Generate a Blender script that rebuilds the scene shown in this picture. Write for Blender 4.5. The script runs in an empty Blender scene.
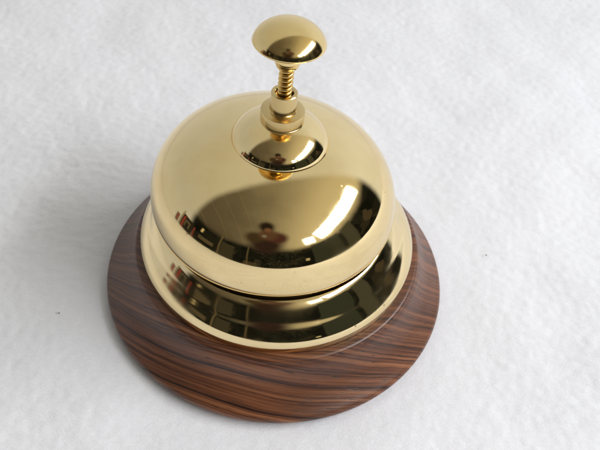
import bpy, bmesh, math, random
from mathutils import Vector, Matrix, noise
random.seed(3)
S = 0.05                      # one unit of the profiles below is the base radius, 5 cm
G = 0.008                      # height of the cloth
sc = bpy.context.scene
C = sc.collection

# ------------------------------------------------------------------ helpers
def link(name, me, mat, parent=None):
    o = bpy.data.objects.new(name, me)
    C.objects.link(o)
    if mat: me.materials.append(mat)
    if parent: o.parent = parent
    return o

def lean(z):                  # the metalwork sits a little crooked on its base
    return -0.005 - 0.033*min(1, max(0, (z-0.41)/0.28)) - 0.08*max(0, z-0.70)

PIN_TILT = Matrix.Rotation(math.radians(-2.0), 3, 'X') @ Matrix.Rotation(math.radians(1.2), 3, 'Y')
PIN_ORIGIN = Vector((-0.028, 0, 1.112))
def tilt_pin(o):              # cap, collar, spring and knob lean together, a few degrees off plumb
    for v in o.data.vertices:
        v.co = (PIN_TILT @ (v.co/S) + PIN_ORIGIN)*S
    return o

def catmull(pts, n=8):
    out = []
    P = [pts[0]] + list(pts) + [pts[-1]]
    for i in range(1, len(P)-2):
        a, b, c, d = [Vector((p[0], p[1], 0)) for p in P[i-1:i+3]]
        for k in range(n):
            t = k/n
            v = 0.5*((2*b) + (c-a)*t + (2*a-5*b+4*c-d)*t*t + (3*b-a-3*c+d)*t**3)
            out.append((max(v.x, 0), v.y))
    out.append(pts[-1])
    return out

def lathe(name, prof, mat, parent, dx=lambda z: 0.0, seg=256, smooth=True, sharp=40, wob=0.0):
    bm = bmesh.new(); rings = []
    for r, z in prof:
        cx = dx(z)
        if r < 1e-5:
            rings.append([bm.verts.new((cx*S, 0, z*S))])
        else:
            ring = []
            for k in range(seg):
                a = 2*math.pi*k/seg
                rr = r
                if wob:
                    rr += wob*noise.noise(Vector((math.cos(a)*2.0, math.sin(a)*2.0, z*5)))
                ring.append(bm.verts.new(((cx+rr*math.cos(a))*S, rr*math.sin(a)*S, z*S)))
            rings.append(ring)
    for A, B in zip(rings, rings[1:]):
        if len(A) == 1 and len(B) == 1: continue
        for k in range(seg):
            k2 = (k+1) % seg
            if len(A) == 1: bm.faces.new((A[0], B[k2], B[k]))
            elif len(B) == 1: bm.faces.new((A[k], A[k2], B[0]))
            else: bm.faces.new((A[k], A[k2], B[k2], B[k]))
    bmesh.ops.recalc_face_normals(bm, faces=bm.faces)
    for f in bm.faces: f.smooth = smooth
    me = bpy.data.meshes.new(name); bm.to_mesh(me); bm.free()
    if smooth: me.set_sharp_from_angle(angle=math.radians(sharp))
    return link(name, me, mat, parent)

class NT:
    def __init__(s, nt): s.t = nt; s.t.nodes.clear()
    def n(s, typ, **kw):
        nd = s.t.nodes.new(typ)
        for k, v in kw.items():
            if k.startswith('i_'):
                key = k[2:]
                key = int(key) if key.isdigit() else key.replace('_', ' ')
                s.set(nd.inputs[key], v)
            else: setattr(nd, k, v)
        return nd
    def set(s, inp, v):
        if isinstance(v, bpy.types.NodeSocket): s.t.links.new(v, inp)
        elif isinstance(v, bpy.types.Node): s.t.links.new(v.outputs[0], inp)
        else: inp.default_value = v
    def m(s, op, a, b=0.0, c=0.0, clamp=False):
        nd = s.t.nodes.new('ShaderNodeMath'); nd.operation = op; nd.use_clamp = clamp
        s.set(nd.inputs[0], a); s.set(nd.inputs[1], b); s.set(nd.inputs[2], c)
        return nd.outputs[0]
    def mix(s, f, a, b, blend='MIX'):
        nd = s.t.nodes.new('ShaderNodeMix'); nd.data_type = 'RGBA'; nd.blend_type = blend
        s.set(nd.inputs[0], f); s.set(nd.inputs[6], a); s.set(nd.inputs[7], b)
        return nd.outputs[2]
    def ss(s, x, lo, hi):     # smoothstep 0..1 between lo and hi
        nd = s.t.nodes.new('ShaderNodeMapRange'); nd.interpolation_type = 'SMOOTHSTEP'
        s.set(nd.inputs[0], x); nd.inputs[1].default_value = lo; nd.inputs[2].default_value = hi
        nd.inputs[3].default_value = 0; nd.inputs[4].default_value = 1
        return nd.outputs[0]
    def ramp(s, x, stops):
        nd = s.t.nodes.new('ShaderNodeValToRGB')
        e = nd.color_ramp.elements
        while len(e) < len(stops): e.new(0.5)
        for el, (p, c) in zip(e, stops):
            el.position = p; el.color = (*c, 1)
        s.set(nd.inputs[0], x)
        return nd.outputs[0]

def rgb(r, g, b): return (r, g, b, 1)

def material(name):
    m = bpy.data.materials.new(name); m.use_nodes = True
    return m, NT(m.node_tree)

# ------------------------------------------------------------------ materials
def brass(name, col, rough, scratch=0.0, spots=0.0):
    m, t = material(name)
    co = t.n('ShaderNodeTexCoord').outputs['Object']
    n1 = t.n('ShaderNodeTexNoise', i_Vector=co, i_Scale=55.0, i_Detail=5.0, i_Roughness=0.6).outputs[0]
    n2 = t.n('ShaderNodeTexNoise', i_Vector=co, i_Scale=420.0, i_Detail=3.0, i_Roughness=0.6).outputs[0]
    tar = t.m('MULTIPLY', t.ss(n1, 0.42, 0.75), 0.5)
    c = t.mix(tar, rgb(*col), rgb(col[0]*0.86, col[1]*0.80, col[2]*0.66))
    r = t.m('ADD', rough, t.m('MULTIPLY', t.ss(n1, 0.42, 0.72), 0.12))
    if spots:
        v = t.n('ShaderNodeTexVoronoi', i_Vector=co, i_Scale=330.0, i_Randomness=1.0)
        sp = t.m('MULTIPLY', t.m('LESS_THAN', v.outputs['Distance'], 0.10), t.m('GREATER_THAN', t.n('ShaderNodeTexNoise', i_Vector=co, i_Scale=120.0).outputs[0], 0.62))
        c = t.mix(t.m('MULTIPLY', sp, spots), c, rgb(0.20, 0.12, 0.04))
        r = t.m('ADD', r, t.m('MULTIPLY', sp, 0.25))
    p = t.n('ShaderNodeBsdfPrincipled', i_Base_Color=c, i_Metallic=1.0, i_Roughness=r)
    h = t.m('ADD', t.m('MULTIPLY', n1, 0.5), t.m('MULTIPLY', n2, 0.03))
    b = t.n('ShaderNodeBump', i_Strength=0.10, i_Distance=0.0002, i_Height=h)
    t.set(p.inputs['Normal'], b)
    t.n('ShaderNodeOutputMaterial', i_Surface=p)
    return m

M_dome = brass('polished_brass', (0.89, 0.71, 0.385), 0.045, spots=0.5)
M_skirt = brass('polished_brass_skirt', (0.89, 0.725, 0.42), 0.05, spots=0.5)
M_knob = brass('polished_brass_knob', (0.87, 0.67, 0.32), 0.06)
M_turned = brass('turned_brass', (0.68, 0.52, 0.25), 0.15)
M_spring = brass('spring_brass', (0.80, 0.56, 0.20), 0.16)

def wood():
    m, t = material('rosewood')
    co = t.n('ShaderNodeTexCoord').outputs['Object']
    mp = t.n('ShaderNodeMapping', i_Vector=co)
    mp.inputs['Rotation'].default_value = (0.06, 0.04, math.radians(-9))
    mp.inputs['Scale'].default_value = (1/S, 1/S, 1/S)
    sep = t.n('ShaderNodeSeparateXYZ', i_Vector=mp.outputs[0])
    x, y, z = sep.outputs
    # growth rings: the board is cut from a log whose axis runs past the left of the base
    wob = t.n('ShaderNodeTexNoise', i_Vector=t.n('ShaderNodeMapping', i_Vector=mp.outputs[0], i_Scale=(0.5, 0.9, 0.9)).outputs[0], i_Scale=1.0, i_Detail=1.0).outputs[0]
    wob2 = t.n('ShaderNodeTexNoise', i_Vector=t.n('ShaderNodeMapping', i_Vector=mp.outputs[0], i_Scale=(2.0, 7.0, 7.0)).outputs[0], i_Scale=1.0, i_Detail=2.0).outputs[0]
    bend = t.m('MULTIPLY', t.m('POWER', t.m('ABSOLUTE', t.m('MINIMUM', t.m('SUBTRACT', x, 0.15), 0.0)), 2.0), -0.42)
    d = t.m('ADD', t.m('ADD', y, bend), t.m('ADD', t.m('MULTIPLY', wob, 0.18), t.m('MULTIPLY', wob2, 0.018)))
    d = t.m('ADD', d, t.m('MULTIPLY', z, 0.35))
    ring = t.n('ShaderNodeTexNoise', noise_dimensions='1D', i_W=t.m('MULTIPLY', d, 31.0), i_Scale=1.0, i_Detail=4.0, i_Roughness=0.68).outputs[0]
    fine = t.n('ShaderNodeTexNoise', i_Vector=t.n('ShaderNodeCombineXYZ', i_X=t.m('MULTIPLY', x, 1.6), i_Y=t.m('MULTIPLY', d, 85.0), i_Z=z).outputs[0], i_Scale=1.0, i_Detail=4.0, i_Roughness=0.7).outputs[0]
    pore = t.n('ShaderNodeTexNoise', i_Vector=t.n('ShaderNodeCombineXYZ', i_X=t.m('MULTIPLY', x, 9.0), i_Y=t.m('MULTIPLY', d, 150.0), i_Z=t.m('MULTIPLY', z, 20)).outputs[0], i_Scale=1.0, i_Detail=2.0).outputs[0]
    v = t.m('ADD', t.m('MULTIPLY', ring, 0.60), t.m('MULTIPLY', fine, 0.40))
    col = t.ramp(v, [(0.37, (0.022, 0.009, 0.006)), (0.44, (0.075, 0.026, 0.013)), (0.50, (0.155, 0.054, 0.023)),
                     (0.56, (0.225, 0.084, 0.036)), (0.68, (0.32, 0.135, 0.058))])
    big = t.n('ShaderNodeTexNoise', i_Vector=mp.outputs[0], i_Scale=1.1, i_Detail=2.0).outputs[0]
    col = t.mix(t.m('MULTIPLY', t.ss(big, 0.42, 0.62), 0.35), col, rgb(0.06, 0.026, 0.016), 'MIX')
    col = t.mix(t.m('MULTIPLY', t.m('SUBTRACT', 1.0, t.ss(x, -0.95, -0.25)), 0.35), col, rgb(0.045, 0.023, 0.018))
    col = t.mix(t.m('MULTIPLY', t.ss(pore, 0.60, 0.72), 0.75), col, rgb(0.012, 0.006, 0.004))
    p = t.n('ShaderNodeBsdfPrincipled', i_Base_Color=col, i_Roughness=t.m('ADD', 0.27, t.m('MULTIPLY', fine, 0.20)))
    p.inputs['Specular IOR Level'].default_value = 0.5
    p.inputs['Coat Weight'].default_value = 0.06
    p.inputs['Coat Roughness'].default_value = 0.16
    hh = t.m('SUBTRACT', t.m('MULTIPLY', fine, 0.5), t.m('MULTIPLY', t.ss(pore, 0.60, 0.72), 0.6))
    t.set(p.inputs['Normal'], t.n('ShaderNodeBump', i_Strength=0.25, i_Distance=0.0002, i_Height=hh))
    t.n('ShaderNodeOutputMaterial', i_Surface=p)
    return m
M_wood = wood()

def felt():
    m, t = material('green_felt')
    co = t.n('ShaderNodeTexCoord').outputs['Object']
    n = t.n('ShaderNodeTexNoise', i_Vector=co, i_Scale=900.0, i_Detail=4.0).outputs[0]
    c = t.mix(n, rgb(0.02, 0.02, 0.02), rgb(0.05, 0.05, 0.05))
    p = t.n('ShaderNodeBsdfPrincipled', i_Base_Color=c, i_Roughness=1.0)
    t.n('ShaderNodeOutputMaterial', i_Surface=p)
    return m
M_felt = felt()
M_dark = brass('gap_shade_dark', (0.05, 0.04, 0.03), 0.55)  # near-black, paints the shade in the gap below the dome rim

def fleece():
    m, t = material('white_fleece')
    co = t.n('ShaderNodeTexCoord').outputs['Object']
    a = t.n('ShaderNodeTexNoise', i_Vector=t.n('ShaderNodeMapping', i_Vector=co, i_Rotation=(0, 0, 0.9), i_Scale=(1, 2.4, 1)).outputs[0], i_Scale=420.0, i_Detail=6.0, i_Roughness=0.7, i_Distortion=1.2).outputs[0]
    b = t.n('ShaderNodeTexNoise', i_Vector=t.n('ShaderNodeMapping', i_Vector=co, i_Rotation=(0, 0, -0.5), i_Scale=(1, 3.0, 1)).outputs[0], i_Scale=1100.0, i_Detail=3.0, i_Roughness=0.6).outputs[0]
    big = t.n('ShaderNodeTexNoise', i_Vector=co, i_Scale=22.0, i_Detail=3.0).outputs[0]
    c = t.mix(big, rgb(0.825, 0.838, 0.895), rgb(0.87, 0.878, 0.925))
    c = t.mix(t.m('MULTIPLY', t.ss(b, 0.40, 0.62), 0.10), c, rgb(0.62, 0.63, 0.66))
    p = t.n('ShaderNodeBsdfPrincipled', i_Base_Color=c, i_Roughness=0.95)
    p.inputs['Specular IOR Level'].default_value = 0.15
    p.inputs['Sheen Weight'].default_value = 0.25
    p.inputs['Sheen Roughness'].default_value = 0.6
    h = t.m('ADD', t.m('MULTIPLY', a, 1.0), t.m('MULTIPLY', b, 0.35))
    t.set(p.inputs['Normal'], t.n('ShaderNodeBump', i_Strength=0.34, i_Distance=0.0008, i_Height=h))
    t.n('ShaderNodeOutputMaterial', i_Surface=p)
    return m
M_cloth = fleece()

# ------------------------------------------------------------------ the cloth
def cloth():
    def axis(lo, a, b, hi, n, m):      # fine where it is seen from near, coarse towards the far edges
        out = [lo+(a-lo)*(1-(1-i/m)**2) for i in range(m)]
        out += [a+(b-a)*i/n for i in range(n+1)]
        return out + [b+(hi-b)*(i/m)**2 for i in range(1, m+1)]
    xs = axis(-11, -4.0, 4.2, 11, 590, 40); ys = axis(-11, -2.2, 5.2, 12, 520, 50)
    bm = bmesh.new(); g = []
    for y in ys:
        row = []
        for x in xs:
            v = Vector((x, y, 0))
            h = 0.035*noise.noise(v*0.9+Vector((3, 1, 0))) + 0.016*noise.noise(v*2.6)
            h += 0.0040*noise.noise(Vector((x*10+y*5, y*16-x*6, 2))) + 0.0034*noise.noise(Vector((x*24, y*30, 7)))
            d = math.hypot(x, y)
            k = min(1, max(0, (d-0.9)/0.6))          # the base presses its patch of cloth flat
            h = h*(0.25+0.75*k) - 0.012*(1-k)
            row.append(bm.verts.new((x*S, y*S, (h+G)*S)))
        g.append(row)
    for j in range(len(ys)-1):
        for i in range(len(xs)-1):
            f = bm.faces.new((g[j][i], g[j][i+1], g[j+1][i+1], g[j+1][i])); f.smooth = True
    me = bpy.data.meshes.new('fleece_cloth'); bm.to_mesh(me); bm.free()
    o = link('fleece_cloth', me, M_cloth)
    o['kind'] = 'structure'
    return o
cloth()

def lint(x, y, r, lab):
    bm = bmesh.new(); bmesh.ops.create_icosphere(bm, subdivisions=2, radius=r*S)
    for v in bm.verts:
        v.co = v.co*(1+0.5*noise.noise(v.co*900/r*0.02+Vector((x, y, 0)))); v.co.z *= 0.5; v.co.x *= 1.4
    for f in bm.faces: f.smooth = True
    me = bpy.data.meshes.new('lint_speck'); bm.to_mesh(me); bm.free()
    m, t = material('dark_lint'); t.n('ShaderNodeOutputMaterial', i_Surface=t.n('ShaderNodeBsdfPrincipled', i_Base_Color=rgb(0.30, 0.25, 0.20), i_Roughness=0.9))
    o = link('lint_speck', me, m); o.location = (x*S, y*S, (G+0.012)*S)
    o['label'] = lab; o['category'] = 'lint speck'
# ------------------------------------------------------------------ the bell
bell = bpy.data.objects.new('counter_bell', None); C.objects.link(bell)
bell.empty_display_size = 0.02
bell['label'] = 'polished brass counter bell with round push knob on a dark round wooden base'
bell['category'] = 'bell'

base_prof = [(0, G+0.006), (0.985, G+0.006), (0.994, G+0.009), (0.998, G+0.015), (0.998, G+0.020), (1.0025, G+0.023)]
base_prof += catmull([(1.005, G+0.029), (1.008, 0.050), (1.006, 0.062), (0.997, 0.077), (0.968, 0.104), (0.934, 0.139), (0.903, 0.174), (0.876, 0.214), (0.854, 0.258), (0.838, 0.300)], 6)
base_prof += [(0.830, 0.316), (0.8255, 0.322), (0.8215, 0.332), (0.815, 0.342), (0.806, 0.347), (0.796, 0.3485), (0.60, 0.348), (0, 0.348)]
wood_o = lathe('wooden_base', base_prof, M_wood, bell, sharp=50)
wood_o['label'] = 'dark rosewood turned disc with streaked grain'
lathe('felt_pad', [(0, G-0.006), (0.90, G-0.006), (0.90, G+0.010), (0, G+0.010)], M_felt, wood_o, seg=96)

zs = 0.349
skirt_prof = catmull([(r, zs+z) for r, z in [(0.766, 0.0), (0.774, 0.005), (0.777, 0.016), (0.7775, 0.044), (0.775, 0.064), (0.765, 0.088), (0.748, 0.114), (0.727, 0.141),
                      (0.704, 0.166), (0.684, 0.193), (0.667, 0.215), (0.654, 0.230), (0.643, 0.241), (0.633, 0.249), (0.624, 0.253), (0.60, 0.255)]], 8)
lathe('skirt_ring', skirt_prof, M_skirt, bell, dx=lean, seg=320)

lathe('gap_shade_drum', [(0, 0.40), (0.606, 0.40), (0.606, 0.68), (0.600, 0.685), (0, 0.685)], M_dark, bell, dx=lambda z: -0.037, seg=160, sharp=30)  # added dark drum, stands in for the shadow between dome and skirt
dp = [(0.637, 0.74), (0.637, 0.676), (0.639, 0.669), (0.643, 0.665), (0.648, 0.664), (0.6525, 0.667), (0.6550, 0.673), (0.6558, 0.684)]
A_, Z0, H_, N_ = 0.657, 0.704, 0.434, 2.25
for i in range(0, 97):
    th = math.pi/2*i/96
    dp.append((A_*math.cos(th)**(2/N_) if i < 96 else 0, Z0 + H_*math.sin(th)**(2/N_)))
lathe('bell_dome', dp, M_dome, bell, dx=lean, seg=320, wob=0.0012)

# cap, collar, spring and knob are built along their own axis (z = 0 at the height of PIN_ORIGIN)
zb = 0.0
boss_prof = [(0.205, zb-0.045), (0.2455, zb-0.036), (0.2468, zb-0.026), (0.247, zb-0.002)]
for i in range(0, 61):
    r = 0.247*math.cos(math.pi/2*i/60) if i < 60 else 0
    boss_prof.append((r, zb+0.001 + 0.153*((1-(r/0.250)**1.9)**(1/1.9)-0.137)))
tilt_pin(lathe('boss_cap', boss_prof, M_dome, bell, seg=192))
zc = 0.108
col_prof = [(0.02, zc-0.02), (0.100, zc-0.006), (0.1055, zc-0.003), (0.1075, zc+0.002), (0.1075, zc+0.012), (0.1060, zc+0.0135), (0.1060, zc+0.016), (0.1078, zc+0.0175),
            (0.1085, zc+0.066), (0.107, zc+0.071), (0.103, zc+0.0735), (0.068, zc+0.076), (0.0655, zc+0.079), (0.0648, zc+0.085), (0.0648, zc+0.166), (0.0635, zc+0.172), (0.060, zc+0.175),
            (0.046, zc+0.175), (0.043, zc+0.171), (0.042, zc+0.130), (0.0, zc+0.130)]
tilt_pin(lathe('collar', col_prof, M_turned, bell, seg=128, sharp=30))
zt = zc+0.130
ZF = 0.422                    # underside of the ferrule
tilt_pin(lathe('plunger_stem', [(0.0, zt-0.01), (0.0165, zt-0.01), (0.0165, ZF+0.05), (0, ZF+0.05)], M_turned, bell, seg=48))

def spring(z0, z1, R, wr, turns):
    bm = bmesh.new(); N = int(turns*40); K = 12; rings = []
    for i in range(N+1):
        u = i/N; a = 2*math.pi*turns*u; z = z0+(z1-z0)*u
        c = Vector((R*math.cos(a), R*math.sin(a), z))
        out = Vector((math.cos(a), math.sin(a), 0)); up = Vector((0, 0, 1))
        rings.append([bm.verts.new((c + out*wr*math.cos(2*math.pi*k/K) + up*wr*math.sin(2*math.pi*k/K))*S) for k in range(K)])
    for A, B in zip(rings, rings[1:]):
        for k in range(K):
            f = bm.faces.new((A[k], A[(k+1) % K], B[(k+1) % K], B[k])); f.smooth = True
    for r in (rings[0], rings[-1]): bm.faces.new(r)
    bmesh.ops.recalc_face_normals(bm, faces=bm.faces)
    me = bpy.data.meshes.new('spring'); bm.to_mesh(me); bm.free()
    return link('spring', me, M_spring, bell)
tilt_pin(spring(zt+0.004, ZF+0.010, 0.0270, 0.0092, 7.6))

zk = 0.552
kp = [(0, zk+0.010), (0.10, zk+0.004), (0.152, zk-0.006), (0.160, zk-0.0055), (0.1655, zk-0.002), (0.1675, zk+0.002)]
T1, KK = math.radians(12), 0.71
RK = 0.168/math.cos(T1)
for i in range(0, 49):
    th = T1 + (math.pi/2-T1)*i/48
    kp.append((RK*math.cos(th) if i < 48 else 0, zk+0.004 + KK*RK*(math.sin(th)-math.sin(T1))))
knob = lathe('push_knob', kp, M_knob, bell, seg=160, sharp=50)
tilt_pin(knob)
fp = catmull([(0.012, ZF), (0.040, ZF+0.001), (0.050, ZF+0.006), (0.057, ZF+0.018), (0.061, ZF+0.036), (0.063, ZF+0.05), (0.063, ZF+0.090), (0.063, ZF+0.118), (0.064, zk+0.004)], 6)
tilt_pin(lathe('ferrule', fp, M_knob, knob, seg=96))

# ------------------------------------------------------------------ world
w = bpy.data.worlds.new('World'); sc.world = w; w.use_nodes = True
t = NT(w.node_tree)
D = t.n('ShaderNodeTexCoord').outputs['Generated']
sp = t.n('ShaderNodeSeparateXYZ', i_Vector=D)
X, Y, Z = sp.outputs
AZ = t.m('MULTIPLY', t.m('ARCTAN2', X, Y), 57.29578)        # 0 = behind the bell, 90 = right, 180 = behind the camera
EL = t.m('MULTIPLY', t.m('ARCSINE', Z), 57.29578)
AB = t.m('MODULO', t.m('ADD', AZ, 360.0), 360.0)            # 0..360
soft = t.n('ShaderNodeTexNoise', i_Vector=D, i_Scale=2.2, i_Detail=3.0).outputs[0]
# room behind the camera: dim brown ceiling, lighter towards the window side
ceil_ = t.mix(t.ss(X, -0.7, 0.25), rgb(0.105, 0.090, 0.068), rgb(0.26, 0.235, 0.17))
ceil_ = t.mix(t.m('MULTIPLY', t.ss(soft, 0.35, 0.7), 0.35), ceil_, rgb(0.07, 0.055, 0.04))
jn = t.m('ADD', t.m('MULTIPLY', X, 5.5), t.m('ADD', t.m('MULTIPLY', Y, 1.3), t.m('MULTIPLY', soft, 0.25)))
seam = t.m('LESS_THAN', t.m('ABSOLUTE', t.m('SUBTRACT', t.m('FRACT', jn), 0.5)), 0.018)
ceil_ = t.mix(t.m('MULTIPLY', seam, 0.13), ceil_, rgb(0.5, 0.45, 0.33))
# shelves and clutter along the dark far wall
pv = t.n('ShaderNodeCombineXYZ', i_X=t.m('MULTIPLY', AB, 0.11), i_Y=t.m('MULTIPLY', EL, 0.10), i_Z=0.0)
vo = t.n('ShaderNodeTexVoronoi', i_Vector=pv, i_Scale=1.0, distance='CHEBYCHEV')
cs = t.n('ShaderNodeSeparateColor', i_Color=vo.outputs['Color'])
clut = t.ramp(cs.outputs[0], [(0.0, (0.004, 0.005, 0.004)), (0.5, (0.010, 0.011, 0.009)), (0.75, (0.018, 0.018, 0.013)), (0.90, (0.035, 0.030, 0.020)), (1.0, (0.07, 0.055, 0.035))])
gl = t.n('ShaderNodeTexNoise', i_Vector=D, i_Scale=48.0, i_Detail=5.0, i_Roughness=0.75).outputs[0]
patch = t.m('MULTIPLY', t.ss(AB, 146.0, 152.0), t.m('SUBTRACT', 1.0, t.ss(AB, 186.0, 192.0)))
clut = t.mix(t.m('MULTIPLY', t.m('MULTIPLY', t.ss(gl, 0.54, 0.66), patch), 0.4), clut, rgb(0.22, 0.22, 0.17))
wallm = t.m('SUBTRACT', 1.0, t.ss(t.m('ADD', EL, t.m('MULTIPLY', soft, 8.0)), 27.0, 36.0))
ceil_ = t.mix(t.m('MULTIPLY', t.ss(X, 0.0, 0.65), t.m('SUBTRACT', 1.0, t.m('MULTIPLY', t.ss(X, 0.72, 0.92), 0.6)), 0.8), ceil_, rgb(0.62, 0.56, 0.40))   # daylight spilling round the window
room = t.mix(wallm, ceil_, clut)
def box(az0, az1, e0, e1, soft_=0.6):
    a = t.m('MULTIPLY', t.ss(AB, az0-soft_, az0+soft_), t.m('SUBTRACT', 1.0, t.ss(AB, az1-soft_, az1+soft_)))
    b = t.m('MULTIPLY', t.ss(EL, e0-soft_, e0+soft_), t.m('SUBTRACT', 1.0, t.ss(EL, e1-soft_, e1+soft_)))
    return t.m('MULTIPLY', a, b)
for az0, az1, e0, e1, c in [                            (234, 236, 14, 20, (0.60, 0.50, 0.30)), (222, 236, 3, 9, (0.09, 0.075, 0.05)), (205, 216, -8, 20, (0.045, 0.04, 0.028)),
                            (217, 218, -15, 28, (0.16, 0.13, 0.08)), (193, 194, -15, 28, (0.12, 0.10, 0.06)), (143, 146, 5, 9, (0.5, 0.45, 0.30)),
                            (112, 139, -10, 27, (0.035, 0.040, 0.03)), (96, 108, -10, 27, (0.06, 0.06, 0.045))]:
    room = t.mix(box(az0, az1, e0, e1), room, rgb(*c))
def blob(az, e, r, c, soft_=0.45):
    global room
    v = Vector((math.sin(math.radians(az))*math.cos(math.radians(e)), math.cos(math.radians(az))*math.cos(math.radians(e)), math.sin(math.radians(e))))
    dt = t.n('ShaderNodeVectorMath', operation='DOT_PRODUCT'); t.set(dt.inputs[0], D); dt.inputs[1].default_value = v
    ang = t.m('MULTIPLY', t.m('ARCCOSINE', dt.outputs['Value']), 57.29578)
    room = t.mix(t.m('SUBTRACT', 1.0, t.ss(ang, r*(1-soft_), r*(1+soft_))), room, rgb(*c))
for b_ in [(178, 34, 13, (0.030, 0.018, 0.016)), (165, 44, 7, (0.07, 0.028, 0.026)), (190, 42, 7, (0.05, 0.035, 0.02)), (176, 48, 7, (0.10, 0.055, 0.035)),
           (178, 58, 5.5, (0.02, 0.014, 0.01)), (176, 54, 2.6, (0.16, 0.085, 0.055)), (180, 46, 1.8, (0.20, 0.185, 0.17))]:
    blob(*b_)
# pale wall rising behind the bell
wl = t.m('ADD', t.m('ADD', t.m('MULTIPLY', X, -0.5), Y), t.m('MULTIPLY', Z, -0.22))
wf = t.ss(t.m('ADD', wl, t.m('MULTIPLY', soft, 0.06)), -0.02, 0.11)
pale = t.mix(t.ss(X, -0.7, 0.7), rgb(0.43, 0.45, 0.48), rgb(0.86, 0.89, 0.93))
pale = t.mix(t.m('MULTIPLY', t.ss(soft, 0.35, 0.65), 0.25), pale, rgb(0.58, 0.58, 0.56))
pale = t.mix(t.m('MULTIPLY', t.ss(Z, 0.25, 0.95), 0.65), pale, rgb(0.60, 0.575, 0.47))
pale = t.mix(t.m('MULTIPLY', t.m('SUBTRACT', 1.0, t.ss(Z, -0.1, 0.85)), 0.85), pale, t.mix(t.ss(X, -0.8, 0.6), rgb(0.60, 0.61, 0.62), rgb(0.82, 0.84, 0.86)))
room = t.mix(wf, room, pale)
for az0, az1, e0, e1, c in [(243, 256, -9, 15, (0.020, 0.018, 0.014)), (246, 252, 1, 11, (0.10, 0.09, 0.065)), (247.5, 250.5, -6, 8, (0.015, 0.014, 0.010)),
                            (253, 254.3, -9, 13, (0.34, 0.05, 0.04)), (258.5, 262, -6, 7, (0.035, 0.03, 0.025)), (259.5, 260.7, -3, 6, (0.36, 0.08, 0.06)),
                            (241, 242, -9, 12, (0.25, 0.05, 0.04)), (256, 257.5, -8, 18, (0.25, 0.22, 0.16))]:
    room = t.mix(box(az0, az1, e0, e1, 0.4), room, rgb(*c))
col = room
t.n('ShaderNodeOutputWorld', i_Surface=t.n('ShaderNodeBackground', i_Color=col, i_Strength=1.0))

# ------------------------------------------------------------------ the window, a long low one on the right
def window(az0, az1, e, h, dist, L):
    azc = math.radians((az0+az1)/2); er = math.radians(e)
    v = Vector((math.sin(azc)*math.cos(er), math.cos(azc)*math.cos(er), math.sin(er)))
    wid = 2*dist*math.cos(er)*math.tan(math.radians((az1-az0)/2))
    hei = 2*dist*math.tan(math.radians(h/2))
    ld = bpy.data.lights.new('window_light', 'AREA'); ld.shape = 'RECTANGLE'; ld.size = wid; ld.size_y = hei
    ld.energy = L*math.pi*wid*hei; ld.color = (0.96, 0.97, 1.0)
    o = bpy.data.objects.new('window_light', ld); C.objects.link(o)
    o.location = v*dist + Vector((0, 0, 0.03)); o.rotation_euler = v.to_track_quat('Z', 'Y').to_euler()
window(66, 129, 40, 11.5, 1.0, 16.5)
window(133, 143, 34, 8, 1.0, 8.0)

# ------------------------------------------------------------------ camera
cd = bpy.data.cameras.new('camera'); cam = bpy.data.objects.new('camera', cd); C.objects.link(cam)
f_, d_, el, roll, tx, tz = 700, 3.975, 0.85, 0.108, 0.117, 0.474
fw = Vector((0, math.cos(el), -math.sin(el))); r0 = Vector((1, 0, 0)); u0 = r0.cross(fw)
R = math.cos(roll)*r0 + math.sin(roll)*u0; U = -math.sin(roll)*r0 + math.cos(roll)*u0
loc = (Vector((tx, 0, tz)) - d_*fw)*S
Mx = Matrix((( R.x, U.x, -fw.x, loc.x), (R.y, U.y, -fw.y, loc.y), (R.z, U.z, -fw.z, loc.z), (0, 0, 0, 1)))
cam.matrix_world = Mx
cd.sensor_width = 36; cd.lens = 36*f_/600
cd.dof.use_dof = True; cd.dof.focus_distance = 0.165; cd.dof.aperture_fstop = 44
cd.clip_start = 0.005; cd.clip_end = 50
sc.camera = cam
sc.view_settings.view_transform = 'Standard'; sc.view_settings.look = 'None'
sc.view_settings.gamma = 1; sc.view_settings.exposure = 0

lint(-1.200, -0.467, 0.0045, 'tiny dark speck of lint on the white cloth left of the wooden base')
lint(1.334, 0.314, 0.0045, 'tiny brown speck of lint on the white cloth right of the wooden base')
